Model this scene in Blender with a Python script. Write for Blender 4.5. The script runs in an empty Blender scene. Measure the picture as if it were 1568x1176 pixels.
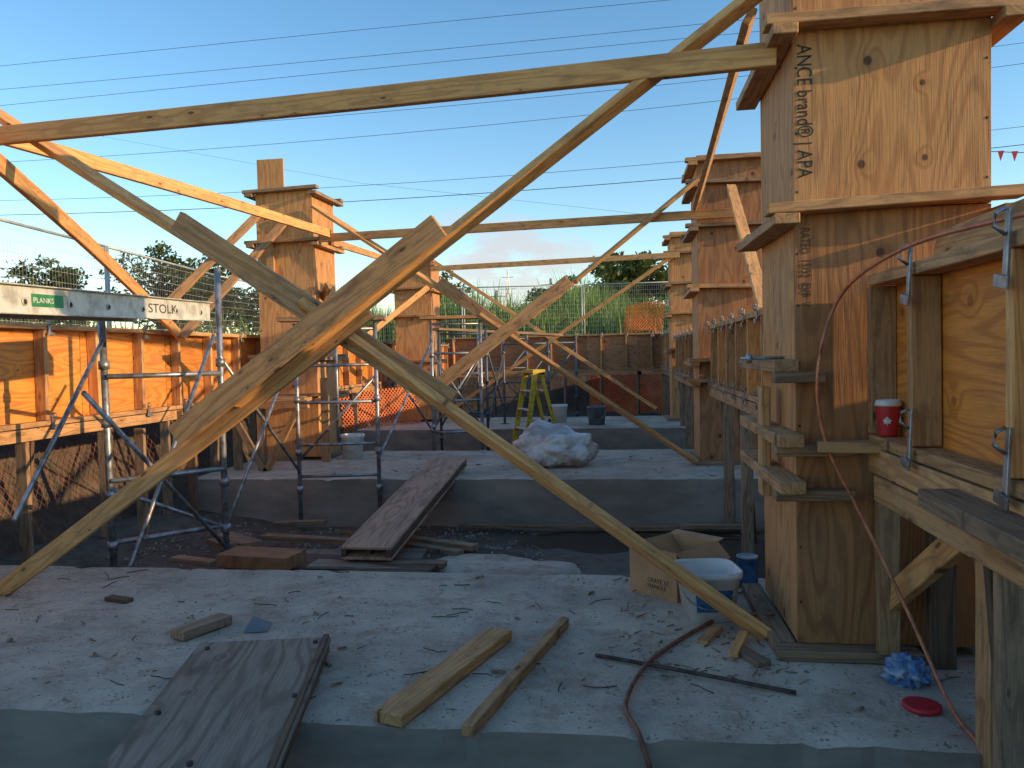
import bpy, bmesh, math, random
from mathutils import Vector, Matrix, noise
random.seed(7)
S=bpy.context.scene
COL=S.collection
V=Vector
# ------------------------------------------------------------------ materials
def newmat(name):
    m=bpy.data.materials.new(name); m.use_nodes=True
    nt=m.node_tree; b=nt.nodes['Principled BSDF']
    return m,nt,b
def N(nt,t,**k):
    n=nt.nodes.new(t)
    for a,v in k.items(): setattr(n,a,v)
    return n
def L(nt,a,b): nt.links.new(a,b)
def math_(nt,op,a,b=None,clamp=False):
    n=nt.nodes.new('ShaderNodeMath'); n.operation=op; n.use_clamp=clamp
    for i,v in enumerate((a,b)):
        if v is None: continue
        if isinstance(v,(int,float)): n.inputs[i].default_value=v
        else: L(nt,v,n.inputs[i])
    return n.outputs[0]
def mix(nt,f,a,b,blend='MIX'):
    n=nt.nodes.new('ShaderNodeMix'); n.data_type='RGBA'; n.blend_type=blend
    for s,v in ((n.inputs[0],f),(n.inputs[6],a),(n.inputs[7],b)):
        if isinstance(v,(int,float)): s.default_value=v
        elif isinstance(v,tuple): s.default_value=(v[0],v[1],v[2],1)
        else: L(nt,v,s)
    return n.outputs[2]
def ramp(nt,fac,p0,p1):
    n=nt.nodes.new('ShaderNodeMapRange'); n.interpolation_type='SMOOTHSTEP'
    L(nt,fac,n.inputs[0]); n.inputs[1].default_value=p0; n.inputs[2].default_value=p1
    return n.outputs[0]
def coords(nt,scale=(1,1,1),rnd=True,kind='Object'):
    tc=N(nt,'ShaderNodeTexCoord')
    out=tc.outputs[kind]
    if rnd:
        oi=N(nt,'ShaderNodeObjectInfo')
        mv=N(nt,'ShaderNodeVectorMath',operation='MULTIPLY_ADD')
        cb=N(nt,'ShaderNodeCombineXYZ')
        for i in range(3): L(nt,oi.outputs['Random'],cb.inputs[i])
        L(nt,cb.outputs[0],mv.inputs[0]); mv.inputs[1].default_value=(37,51,23); L(nt,out,mv.inputs[2]); out=mv.outputs[0]
    mp=N(nt,'ShaderNodeMapping'); mp.inputs['Scale'].default_value=scale
    L(nt,out,mp.inputs[0]); return mp.outputs[0]
def noi(nt,vec,scale,detail=4,rough=.6):
    n=N(nt,'ShaderNodeTexNoise'); L(nt,vec,n.inputs['Vector']); n.inputs['Scale'].default_value=scale
    n.inputs['Detail'].default_value=detail; n.inputs['Roughness'].default_value=rough
    return n.outputs[0]
def bump(nt,b,h,st=.3,dist=.01):
    n=N(nt,'ShaderNodeBump'); n.inputs['Strength'].default_value=st; n.inputs['Distance'].default_value=dist
    L(nt,h,n.inputs['Height']); L(nt,n.outputs[0],b.inputs['Normal'])
def wood(name,base,dark,grain=1.0,knots=.9,grey=0.0,ply=False,dirt=.3,rough=.75):
    m,nt,b=newmat(name)
    if ply:
        c1=coords(nt,(.55,3.2,.6)); ring=52; kn=coords(nt,(2.7,3.1,1)); fine=coords(nt,(6,150,150)); rad=.045; thr=.36
        dc=coords(nt,(1.1,4.5,4.5))
    else:
        c1=coords(nt,(.7,9,9)); ring=30; kn=coords(nt,(5.0,14,1)); fine=coords(nt,(8,200,200)); rad=.085; thr=.62
        dc=coords(nt,(2.5,6,6))
    vo=N(nt,'ShaderNodeTexVoronoi'); vo.voronoi_dimensions='2D'; L(nt,kn,vo.inputs['Vector']); vo.inputs['Scale'].default_value=1.0
    sc=N(nt,'ShaderNodeSeparateColor'); L(nt,vo.outputs['Color'],sc.inputs[0])
    on=math_(nt,'GREATER_THAN',sc.outputs[0],thr)
    kd=math_(nt,'DIVIDE',vo.outputs['Distance'],math_(nt,'ADD',math_(nt,'MULTIPLY',sc.outputs[1],.9),.45))
    k=math_(nt,'MULTIPLY',on,math_(nt,'SUBTRACT',1.0,ramp(nt,kd,rad*.7,rad*1.2)))
    halo=math_(nt,'MULTIPLY',on,math_(nt,'SUBTRACT',1.0,ramp(nt,kd,rad,rad*4.5)))
    n1=noi(nt,c1,1.0,2,.5)
    n1b=math_(nt,'ADD',n1,math_(nt,'MULTIPLY',halo,.05))
    g=ramp(nt,math_(nt,'SINE',math_(nt,'MULTIPLY',n1b,ring*2.2)),-.2,1.0)
    f=noi(nt,fine,1.0,2,.7)
    blot=noi(nt,coords(nt,(1.3,2.5,2.5)),1.5,4,.65)
    col=mix(nt,math_(nt,'MULTIPLY',g,.72*grain),base,dark)
    col=mix(nt,math_(nt,'MULTIPLY',ramp(nt,f,.35,.75),.5*grain),col,dark)
    col=mix(nt,math_(nt,'MULTIPLY',halo,.45*knots),col,dark)
    col=mix(nt,math_(nt,'MULTIPLY',k,knots),col,(dark[0]*.25,dark[1]*.2,dark[2]*.2))
    gm=math_(nt,'MULTIPLY',ramp(nt,blot,.40,.72),.16+grey)
    lum=(base[0]+base[1]+base[2])/3
    col=mix(nt,gm,col,(lum*.80,lum*.58,lum*.42))
    dn=noi(nt,dc,2.6,5,.72)
    col=mix(nt,math_(nt,'MULTIPLY',ramp(nt,dn,.46,.72),dirt),col,(.085,.05,.03))
    oi=N(nt,'ShaderNodeObjectInfo')
    hs=N(nt,'ShaderNodeHueSaturation'); L(nt,col,hs.inputs['Color'])
    L(nt,math_(nt,'ADD',math_(nt,'MULTIPLY',oi.outputs['Random'],.40),.80),hs.inputs['Value'])
    L(nt,hs.outputs[0],b.inputs['Base Color'])
    b.inputs['Roughness'].default_value=rough
    bump(nt,b,f,.4,.004)
    return m
M={}
M['lumber']=wood('lumber_fresh',(.76,.385,.13),(.48,.20,.06),.85,.85,0,dirt=.38)
M['lumber2']=wood('lumber_site',(.58,.305,.125),(.32,.15,.055),.95,.8,.1,dirt=.55)
M['lumgrey']=wood('lumber_weathered',(.39,.235,.13),(.19,.105,.055),1,.6,.26,dirt=.62)
M['lumdark']=wood('lumber_dark',(.19,.105,.055),(.08,.04,.025),1,.6,.2,dirt=.6)
M['plytan']=wood('plywood_column',(.68,.325,.115),(.42,.165,.05),.85,.95,0,True,.36)
M['plymid']=wood('plywood_column_lower',(.50,.21,.07),(.28,.10,.03),.9,.95,0,True,.42)
M['plyred']=wood('plywood_reddish',(.46,.20,.08),(.26,.10,.035),.85,.9,0,True,.45)
M['plyorange']=wood('plywood_oiled',(.78,.28,.045),(.46,.13,.016),.85,.5,0,True,.32,rough=.55)
M['plygrey']=wood('plywood_weathered',(.36,.265,.19),(.18,.12,.08),1,.4,.3,True,.6)
M['plybrown']=wood('plywood_ramp',(.58,.34,.21),(.34,.18,.10),1,.4,.1,True,.5)
def simple(name,col,rough=.6,metal=0,var=.25,scale=8,bmp=.1,col2=None):
    m,nt,b=newmat(name)
    n=noi(nt,coords(nt,(1,1,1)),scale,4,.65)
    c2=col2 or tuple(c*(1-var*1.6) for c in col)
    L(nt,mix(nt,ramp(nt,n,.38,.68),col,c2),b.inputs['Base Color'])
    b.inputs['Roughness'].default_value=rough; b.inputs['Metallic'].default_value=metal
    if bmp>.06: bump(nt,b,n,bmp,.01)
    return m
M['steel']=simple('galvanised_steel',(.40,.42,.44),.45,.7,.3,14,.05,(.2,.17,.15))
M['steeldark']=simple('painted_steel_blue',(.10,.15,.20),.5,.3,.4,14,.05,(.12,.09,.07))
M['alu']=simple('aluminium',(.70,.67,.60),.5,.2,.2,10,.05,(.44,.40,.34))
M['black']=simple('black_ink',(.02,.018,.016),.8,0,.3,40,.02,(.06,.04,.03))
M['inkfaint']=simple('faded_ink',(.05,.03,.02),.8,0,.5,40,.02,(.13,.07,.04))
M['green']=simple('label_green',(.04,.25,.10),.6)
M['white']=simple('white_plastic',(.76,.73,.68),.4,0,.12,9,.03)
M['blue']=simple('blue_plastic',(.05,.15,.33),.4,0,.35,20,.1)
M['bluebag']=simple('blue_white_film',(.06,.16,.36),.35,0,.35,22,.2,(.34,.40,.48))
M['red']=simple('red_paper',(.55,.02,.03),.45,0,.1,9,.02)
M['cardboard']=simple('cardboard',(.54,.29,.14),.85,0,.15,6,.05)
M['cardin']=simple('cardboard_inside',(.34,.19,.10),.9,0,.15,6,.05)
M['yellow']=simple('yellow_fibreglass',(.70,.48,.03),.5,0,.3,12,.03)
M['copper']=simple('copper_cable',(.62,.20,.10),.4,.25,.25,30,.05)
M['hose']=simple('brown_hose',(.30,.11,.065),.6,0,.3,20,.05)
M['rust']=simple('rusty_bar',(.11,.075,.06),.8,.2,.4,30,.3)
M['orange']=simple('orange_netting',(.95,.19,.03),.6,0,.2,5,.02)
M['orangedim']=simple('dull_orange_netting',(.24,.08,.045),.7,0,.3,5,.02)  # darker, duller orange for the netting along the left bank
M['wire']=simple('fence_wire',(.50,.50,.48),.5,.3,.2,3,.02)
M['cable']=simple('power_cable',(.03,.035,.045),.6,0,.1,3,.02)
M['grey']=simple('grey_plastic',(.16,.18,.2),.5)
M['dirtdebris']=simple('wood_chips',(.36,.23,.13),.9,0,.5,60,.02,(.08,.055,.035))
M['specks']=simple('dark_grit',(.12,.085,.06),.9,0,.5,60,.02,(.22,.16,.11))
M['pebble']=simple('pebbles',(.40,.33,.26),.9,0,.4,50,.02,(.16,.13,.10))
M['bark']=simple('bark',(.10,.075,.05),.9,0,.4,10,.4)
M['water']=simple('puddle_water',(.045,.036,.027),.06,0,.2,3,.03)
def leafmat(name,a,b_,scale=.6):
    m,nt,b=newmat(name)
    n=noi(nt,coords(nt,(1,1,1),False),scale,3,.7)
    c=mix(nt,ramp(nt,n,.35,.65),a,b_)
    oi=noi(nt,coords(nt,(1,1,1),False),scale*14,1,.5)
    c=mix(nt,math_(nt,'MULTIPLY',ramp(nt,oi,.4,.7),.5),c,(a[0]*.45,a[1]*.5,a[2]*.45))
    L(nt,c,b.inputs['Base Color']); b.inputs['Roughness'].default_value=.6
    tr=N(nt,'ShaderNodeBsdfTranslucent'); L(nt,c,tr.inputs[0])
    mx=N(nt,'ShaderNodeMixShader'); mx.inputs[0].default_value=.3
    out=nt.nodes['Material Output']; L(nt,b.outputs[0],mx.inputs[1]); L(nt,tr.outputs[0],mx.inputs[2]); L(nt,mx.outputs[0],out.inputs[0])
    return m
M['leaf']=leafmat('tree_leaves',(.085,.12,.03),(.12,.14,.04))
M['reed']=leafmat('reed_blades',(.15,.27,.035),(.26,.33,.06),.9)
M['weed']=leafmat('weeds',(.12,.18,.035),(.24,.22,.07),.9)
def concrete(name,base,speck=1.0,sides=True):
    m,nt,b=newmat(name)
    c=coords(nt,(1,1,1),False)
    big=noi(nt,c,1.3,5,.7); mid=noi(nt,c,5,8,.78); fine=noi(nt,c,75,2,.7)
    vo=N(nt,'ShaderNodeTexVoronoi'); L(nt,c,vo.inputs['Vector']); vo.inputs['Scale'].default_value=46
    pit=math_(nt,'SUBTRACT',1,ramp(nt,vo.outputs['Distance'],.12,.36))
    sel=ramp(nt,noi(nt,c,11,2,.6),.46,.62)
    ps=math_(nt,'MULTIPLY',pit,sel)
    col=mix(nt,ramp(nt,big,.36,.64),tuple(x*1.10 for x in base),tuple(x*.68 for x in base))
    col=mix(nt,math_(nt,'MULTIPLY',ramp(nt,mid,.46,.64),.62),col,(base[0]*.52,base[1]*.44,base[2]*.37))
    col=mix(nt,math_(nt,'MULTIPLY',ps,.7*speck),col,(.13,.10,.07))
    col=mix(nt,math_(nt,'MULTIPLY',ramp(nt,fine,.5,.72),.3*speck),col,tuple(min(1,x*1.4) for x in base))
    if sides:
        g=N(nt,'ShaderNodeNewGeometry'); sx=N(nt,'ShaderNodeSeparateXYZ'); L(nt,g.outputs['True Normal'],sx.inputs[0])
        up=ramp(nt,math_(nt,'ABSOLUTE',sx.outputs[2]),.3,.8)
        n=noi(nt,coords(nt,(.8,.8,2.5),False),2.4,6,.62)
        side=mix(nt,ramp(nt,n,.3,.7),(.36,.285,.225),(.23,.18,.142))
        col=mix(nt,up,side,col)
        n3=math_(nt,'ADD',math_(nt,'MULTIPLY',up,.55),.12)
    L(nt,col,b.inputs['Base Color']); b.inputs['Roughness'].default_value=.9
    h=math_(nt,'ADD',mid,math_(nt,'ADD',math_(nt,'MULTIPLY',fine,.35),math_(nt,'MULTIPLY',ps,-.6)))
    bn=N(nt,'ShaderNodeBump'); bn.inputs['Distance'].default_value=.011
    L(nt,h,bn.inputs['Height']); L(nt,n3,bn.inputs['Strength']); L(nt,bn.outputs[0],b.inputs['Normal'])
    return m
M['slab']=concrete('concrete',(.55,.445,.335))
def soil():
    m,nt,b=newmat('earth')
    c=coords(nt,(1,1,1),False)
    n=noi(nt,c,.9,5,.7); n2=noi(nt,c,9,6,.75)
    g=N(nt,'ShaderNodeNewGeometry'); sx=N(nt,'ShaderNodeSeparateXYZ'); L(nt,g.outputs['Position'],sx.inputs[0])
    col=mix(nt,ramp(nt,n,.35,.65),(.16,.12,.085),(.075,.055,.038))
    col=mix(nt,math_(nt,'MULTIPLY',ramp(nt,n2,.42,.7),.7),col,(.04,.03,.022))
    outer=ramp(nt,sx.outputs[2],.55,.85)
    gr=mix(nt,ramp(nt,n2,.4,.6),(.10,.13,.04),(.20,.17,.09))
    col=mix(nt,outer,col,gr)
    L(nt,col,b.inputs['Base Color'])
    wet=math_(nt,'SUBTRACT',1,ramp(nt,sx.outputs[2],-.46,-.36))
    L(nt,math_(nt,'SUBTRACT',.92,math_(nt,'MULTIPLY',wet,.5)),b.inputs['Roughness'])
    bump(nt,b,n2,.8,.05)
    return m
M['soil']=soil()
def bagmat():
    m,nt,b=newmat('clear_plastic_bag')
    c=coords(nt,(1,1,1)); n=noi(nt,c,4,4,.6)
    vo=N(nt,'ShaderNodeTexVoronoi'); vo.feature='DISTANCE_TO_EDGE'; L(nt,c,vo.inputs['Vector']); vo.inputs['Scale'].default_value=8
    L(nt,mix(nt,ramp(nt,n,.42,.66),(.74,.67,.60),(.38,.30,.26)),b.inputs['Base Color'])
    b.inputs['Roughness'].default_value=.28
    bump(nt,b,math_(nt,'ADD',math_(nt,'MULTIPLY',vo.outputs[0],1.0),n),.6,.05)
    return m
M['bag']=bagmat()
# ------------------------------------------------------------------ helpers
def link(o,parent=None):
    COL.objects.link(o)
    if parent: o.parent=parent
    return o
def attach(o,E):
    """parent an object built in world coordinates"""
    o.parent=E; o.matrix_parent_inverse=Matrix.Translation(E.location).inverted(); return o
def empty(name,loc=(0,0,0)):
    e=bpy.data.objects.new(name,None); e.empty_display_size=.1; e.location=loc
    COL.objects.link(e); return e
def mesh(name,vs,fs,mat,parent=None,mats=None,idx=None,smooth=False):
    me=bpy.data.meshes.new(name); me.from_pydata(vs,[],fs)
    for k in (mats or [mat]): me.materials.append(M[k])
    if idx: me.polygons.foreach_set('material_index',idx)
    if smooth: me.polygons.foreach_set('use_smooth',[True]*len(me.polygons))
    me.update()
    return link(bpy.data.objects.new(name,me),parent)
def board(name,a,b,w,t,mat='lumber',face=(0,-1,0),parent=None,bow=0,tilt=0,bev=.003):
    a,b=V(a),V(b); x=(b-a); Ln=x.length; x.normalize()
    n=V(face); n=n-x*n.dot(x)
    if n.length<1e-4: n=V((1,0,0))-x*x.x
    n.normalize()
    if tilt: n=Matrix.Rotation(math.radians(tilt),3,x)@n
    y=n.cross(x)
    seg=8 if bow else 1
    bm=bmesh.new(); rings=[]
    for i in range(seg+1):
        u=i/seg; off=bow*math.sin(math.pi*u)
        rings.append([bm.verts.new((Ln*(u-.5),sy*w/2+off,sz*t/2+off*.5)) for sy,sz in((-1,-1),(1,-1),(1,1),(-1,1))])
    for i in range(seg):
        for j in range(4):
            bm.faces.new((rings[i][j],rings[i][(j+1)%4],rings[i+1][(j+1)%4],rings[i+1][j]))
    bm.faces.new(rings[0][::-1]); bm.faces.new(rings[-1])
    bmesh.ops.recalc_face_normals(bm,faces=bm.faces)
    if bev: bmesh.ops.bevel(bm,geom=[e for e in bm.edges if e.calc_face_angle(0)>.5],offset=min(bev,t*.2),segments=1,affect='EDGES')
    me=bpy.data.meshes.new(name); bm.to_mesh(me); bm.free(); me.materials.append(M[mat])
    o=link(bpy.data.objects.new(name,me))
    o.matrix_world=Matrix.Translation((a+b)/2)@Matrix((x,y,n)).transposed().to_4x4()
    if parent: attach(o,parent)
    return o
def bx(name,lo,hi,mat,parent=None,axis=0,bev=.003):
    lo,hi=V(lo),V(hi); c=(lo+hi)/2; d=hi-lo
    e=V((0,0,0)); e[axis]=d[axis]/2
    o=[i for i in range(3) if i!=axis]
    n=V((0,0,0))
    small=min(o,key=lambda i:d[i]); big=[i for i in o if i!=small][0]
    n[small]=1
    return board(name,c-e,c+e,d[big],d[small],mat,n,parent,bev=bev)
def tubes(name,paths,r,mat,parent=None,sides=8):
    vs=[];fs=[]
    for path in paths:
        rr=r
        if isinstance(path,tuple) and isinstance(path[1],float): path,rr=path
        pts=[V(p) for p in path]; base=len(vs)
        for i,p in enumerate(pts):
            d=(pts[min(i+1,len(pts)-1)]-pts[max(i-1,0)]).normalized()
            up=V((0,0,1)) if abs(d.z)<.95 else V((1,0,0))
            s=d.cross(up).normalized(); q=s.cross(d)
            for k in range(sides):
                an=2*math.pi*k/sides; vs.append(tuple(p+s*math.cos(an)*rr+q*math.sin(an)*rr))
        for i in range(len(pts)-1):
            for k in range(sides):
                a0=base+i*sides+k;a1=base+i*sides+(k+1)%sides
                fs.append((a0,a1,a1+sides,a0+sides))
        fs.append(tuple(base+k for k in range(sides))[::-1]); fs.append(tuple(base+(len(pts)-1)*sides+k for k in range(sides)))
    return mesh(name,vs,fs,mat,parent,smooth=sides>5)
def spline(pts,n=10):
    pts=[V(p) for p in pts]; out=[]
    P=[pts[0]*2-pts[1]]+pts+[pts[-1]*2-pts[-2]]
    for i in range(1,len(P)-2):
        for k in range(n):
            t=k/n; a,b,c,d=P[i-1],P[i],P[i+1],P[i+2]
            out.append(.5*((2*b)+(c-a)*t+(2*a-5*b+4*c-d)*t*t+(3*b-a-3*c+d)*t**3))
    out.append(pts[-1]); return out
def lathe(name,prof,loc,mat,parent=None,seg=32,mats=None,midx=None,squash=None):
    vs=[];fs=[];idx=[]
    for r,z in prof:
        for k in range(seg):
            a=2*math.pi*k/seg; cx,cy=math.cos(a),math.sin(a)
            if squash:
                q=(abs(cx)**squash+abs(cy)**squash)**(-1/squash); cx*=q;cy*=q
            vs.append((r*cx,r*cy,z))
    for i in range(len(prof)-1):
        for k in range(seg):
            fs.append((i*seg+k,i*seg+(k+1)%seg,(i+1)*seg+(k+1)%seg,(i+1)*seg+k)); idx.append(midx[i] if midx else 0)
    fs.append(tuple(range(seg))[::-1]); idx.append(0)
    fs.append(tuple((len(prof)-1)*seg+k for k in range(seg))); idx.append(midx[-1] if midx else 0)
    o=mesh(name,vs,fs,mat,parent,mats,idx,True); o.location=loc
    return o
def text(name,body,size,origin,xa,ya,mat,parent,sx=1,local=False):
    cu=bpy.data.curves.new(name,'FONT'); cu.body=body; cu.size=size; cu.extrude=.0004
    t=bpy.data.objects.new(name,cu); COL.objects.link(t)
    dg=bpy.context.evaluated_depsgraph_get(); me=bpy.data.meshes.new_from_object(t.evaluated_get(dg))
    bpy.data.objects.remove(t)
    me.materials.clear(); me.materials.append(M[mat])
    o=link(bpy.data.objects.new(name,me))
    xa,ya=V(xa),V(ya); o.matrix_world=Matrix.Translation(origin)@Matrix((xa*sx,ya,xa.cross(ya))).transposed().to_4x4()
    if local: o.parent=parent
    else: attach(o,parent)
    return o
# ------------------------------------------------------------------ ground
def gh(x,y):
    d=max(-4.75-x,x-1.95,y-20.4,-5-y)
    t=min(1,max(0,d/.9)); t=t*t*(3-2*t)
    sy=min(1,max(0,y/20)); top=.78+.42*sy
    if x>1.9 and y<21: top=1.42  # unseen right-hand bank, raised to keep the low sun off the slab
    nz=noise.noise(V((x*.9,y*.9,3)))*.09+noise.noise(V((x*3,y*3,1)))*.035
    base=-.47
    if d<0:
        base+=nz*.6
        if 4.1<y<7: base+=.10*math.exp(-((x+1.1)**2*.8+(y-5.6)**2*1.5))
        base+=.16*max(0,min(1,(-3.2-x)))
    elif t<1: nz+=noise.noise(V((x*5,y*5,9)))*.10*math.sin(t*math.pi)
    far=1 if d<30 else max(0,1-(d-30)/40)
    return base*(1-t)+t*(top+nz*1.3*far)
def axis(lo,hi,a,b,st):
    out=[];v=a
    while v<b: out.append(v); v+=st
    s=st;v=b
    while v<hi: out.append(v); s*=1.3; v+=s
    out.append(hi); s=st;v=a
    pre=[]
    while v>lo: s*=1.3; v-=s; pre.append(max(v,lo))
    return pre[::-1]+out
xs=axis(-600,600,-8,4,.11); ys=axis(-300,900,-1,23,.11)
vs=[(x,y,gh(x,y)) for y in ys for x in xs]; nx=len(xs)
fs=[(j*nx+i,j*nx+i+1,(j+1)*nx+i+1,(j+1)*nx+i) for j in range(len(ys)-1) for i in range(nx-1)]
mesh('ground',vs,fs,'soil',smooth=True)
pv=[];c=(0.30,5.75)
for k in range(60):
    a=2*math.pi*k/60; rr=1+.32*noise.noise(V((math.cos(a)*1.7,math.sin(a)*1.7,5)))
    pv.append((c[0]+1.6*rr*math.cos(a),c[1]+1.1*rr*math.sin(a),-.446))
mesh('puddle',pv,[tuple(range(60))],'water')
# ------------------------------------------------------------------ concrete slabs
def slab(name,x0,x1,y0,y1,z0=-.6,z1=0,seed=0):
    nx=int((x1-x0)/.04); ny=int((y1-y0)/.05)
    vs=[];fs=[]
    for j in range(ny+1):
        for i in range(nx+1):
            x=x0+(x1-x0)*i/nx; y=y0+(y1-y0)*j/ny
            z=z1+noise.noise(V((x*2.2,y*2.2,seed)))*.006
            if j in(0,ny):
                e=noise.noise(V((x*3.5,seed+y,7))); y+=(.007*e+ .03*max(0,noise.noise(V((x*9,seed,2)))-.18))*(1 if j==0 else -1)
                z-=.004+.03*max(0,noise.noise(V((x*8,seed,4)))-.15)
            vs.append((x,y,z))
    W=nx+1
    for j in range(ny):
        for i in range(nx): fs.append((j*W+i,j*W+i+1,(j+1)*W+i+1,(j+1)*W+i))
    for j,yb in((0,y0),(ny,y1)):
        b=len(vs)
        for i in range(nx+1):
            x=x0+(x1-x0)*i/nx; vs.append((x,yb,z0))
        for i in range(nx):
            f=(b+i,b+i+1,j*W+i+1,j*W+i); fs.append(f if j==0 else f[::-1])
    return mesh(name,vs,fs,'slab')
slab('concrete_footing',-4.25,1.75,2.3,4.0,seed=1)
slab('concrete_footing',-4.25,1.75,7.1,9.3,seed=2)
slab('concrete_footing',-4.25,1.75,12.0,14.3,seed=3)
# ------------------------------------------------------------------ columns
def nails(name,pts,n,E):
    o=tubes(name,[[V(p),V(p)+V(n)*.0018] for p in pts],.005,'rust',sides=6); attach(o,E)
def column(x,y,zc,w=.68,d=.66,h=3.13,ply='plytan',side='plytan',low=None,z0=0.0,split=None):
    E=empty('column_formwork',(x+w/2,y+d/2,z0))
    t=.019
    if split:
        bx('front_panel',(x,y,z0+.04),(x+w,y+t,split-.002),low,E,2,.001)
        bx('front_panel',(x,y,split+.002),(x+w,y+t,h),ply,E,2,.001)
    else: bx('front_panel',(x,y,z0+.04),(x+w,y+t,h),ply,E,2,.001)
    bx('back_panel',(x,y+d-t,z0+.04),(x+w,y+d,h),ply,E,2,.001)
    bx('left_panel',(x+.001,y+t+.001,z0+.04),(x+t,y+d-t-.001,h-.003),side,E,2,.001)
    bx('right_panel',(x+w-t,y+t+.001,z0+.04),(x+w-.001,y+d-t-.001,h-.003),side,E,2,.001)
    for i,z in enumerate(zc):
        j=random.uniform(-.014,.014); lm='lumber2' if random.random()<.6 else 'lumgrey'
        a=random.uniform(.06,.12); b=random.uniform(.08,.14)
        board('front_collar',(x-.09-a*.3,y-.045,z+j),(x+w+b,y-.045,z-j),.089,.038,lm,(0,0,1),E)
        board('back_collar',(x-a,y+d+.045,z+j),(x+w+.1,y+d+.045,z),.089,.038,lm,(0,0,1),E)
        board('left_collar',(x-.045,y-.10,z-.040+j),(x-.045,y+d+.12,z-.040),.089,.038,lm,(0,0,1),E)
        board('right_collar',(x+w+.045,y-.10,z-.040+j),(x+w+.045,y+d+.12,z-.040),.089,.038,lm,(0,0,1),E)
    nails('nail_heads',[(x+.012+dx,y,z0+.2+k*.22+random.uniform(-.02,.02)) for k in range(int(h/.22)-1) for dx in(0,w-.026)],(0,-1,0),E)
    bx('sole_plate',(x-.09,y-.09,z0+.003),(x+.42,y-.005,z0+.041),'lumgrey',E,0)
    bx('sole_plate',(x-.093,y+.01,z0+.003),(x-.006,y+d+.1,z0+.041),'lumgrey',E,1)
    bx('sole_plate',(x+w+.006,y+.01,z0+.003),(x+w+.093,y+d+.1,z0+.041),'lumgrey',E,1)
    return E
c1=column(.65,3.0,(2.99,2.335,1.675),low='plymid',split=1.66)
for z,l in((1.09,.02),(.82,.10),(.655,.12)):
    board('left_collar',(.605,2.96-l,z),(.605,3.78,z),.089,.045,'lumber2',(0,0,1),c1)
    board('collar_block',(.56,2.953,z-.042),(.74 if z>1 else .84,2.953,z-.042),.06,.040,'lumgrey',(0,0,1),c1)
board('left_cleat',(.588,3.3,1.0),(.588,3.3,.55),.089,.038,'lumber2',(-1,0,0),c1)
text('stencil_text','ANCE brand® | APA',.076,(.665,2.9985,2.27),(0,0,-1),(1,0,0),'black',c1,.74)
text('stencil_text','RATED  15/32  EXP  V',.05,(.672,2.9985,1.60),(0,0,-1),(1,0,0),'inkfaint',c1,.62)
c2=column(.80,8.05,(3.08,2.85,2.42,1.8,1.07,.85),ply='plyred',side='plytan')
c3=column(.86,13.15,(3.08,2.8,2.3,1.8,1.2),h=3.15,ply='plytan')
cL1=column(-4.12,8.45,(3.10,2.52,1.2,.75),h=3.1,ply='plytan')
bx('upstand',(-4.10,8.47,3.1),(-3.78,8.49,3.47),'plytan',cL1,2)
board('cleat',(-3.95,8.43,2.1),(-3.95,8.43,2.55),.089,.038,'lumber2',parent=cL1)
cL2=column(-4.0,13.5,(2.85,2.4,1.9,1.1),h=2.9,ply='plytan')
cL0=column(-4.75,3.2,(2.9,2.3,1.7,1.1),h=3.1)
# ------------------------------------------------------------------ wall formwork
def clampf(p,parent,n,h=.13):
    p=V(p);n=V(n);s=n.cross(V((0,0,1)))
    pts=[p+n*.012+V((0,0,h*.5)),p+n*.02+V((0,0,-h*.35)),p+n*.03+V((0,0,-h*.5))]
    board('clamp_bar',pts[0],pts[1],.022,.008,'steel',n,parent,bev=.002)
    attach(tubes('clamp_loop',[[p+n*.02+V((0,0,h*.5)),p+n*.04+V((0,0,h*.45)),p+n*.045+V((0,0,h*.3)),p+n*.02+V((0,0,h*.2))]],.005,'steel'),parent)
    board('clamp_wedge',p+n*.03+s*.03+V((0,0,-h*.3)),p+n*.03-s*.035+V((0,0,-h*.36)),.03,.007,'steel',n,parent,bev=.002)
def wall(name,o,d,n,length,z0,z1,ply,stud='lumber2',sp=.5,post=1.0,gz=-.5,clamps=True,phase=0,panel=1.2):
    o,d,n=V(o),V(d),V(n); E=empty(name,o+d*length/2)
    p=0
    while p<length-.05:
        q=min(p+panel,length)
        c0=o+d*(p+.003)-n*.01; c1_=o+d*(q-.003)-n*.01
        zc=(z0+z1)/2+.01
        board('panel',c0+V((0,0,zc)),c1_+V((0,0,zc)),z1-z0-.04,.018,ply,n,E,bev=.001)
        p=q
    def at(u,k,z): return o+d*u+n*k+V((0,0,z))
    p=0
    while p<length-.05:
        q=min(p+2.4,length); j=random.uniform(-.004,.004)
        board('top_plate',at(p+.004,.05,z1-.019+j),at(q-.004,.05,z1-.019),.089,.038,stud,(0,0,1),E)
        board('bottom_plate',at(p+.004,.05,z0+.019),at(q-.004,.05,z0+.019+j),.089,.038,stud,(0,0,1),E)
        board('waler',at(p,.075,z0-.052),at(min(q+.1,length),.075,z0-.052+j),.089,.038,stud,n,E)
        p=q
    u=phase
    i=0
    while u<length:
        board('stud',at(u,.047,z0+.04),at(u+random.uniform(-.01,.01),.047,z1-.04),.089,.038,stud if i%3 else 'lumber',d,E)
        if clamps:
            clampf(at(u+.03,.092,z1-.03),E,n); clampf(at(u+.03,.092,z0+.03),E,n)
        u+=sp; i+=1
    u=phase+.1;
    while u<length:
        board('post',at(u,.03,gz),at(u,.03,z0-.10),.089,.038,'lumgrey',d,E)
        board('raker',at(u+.04,-.02,gz+.15),at(u+.04,.06,z0-.1),.06,.03,'lumdark',d,E)
        u+=post
    return E
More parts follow.
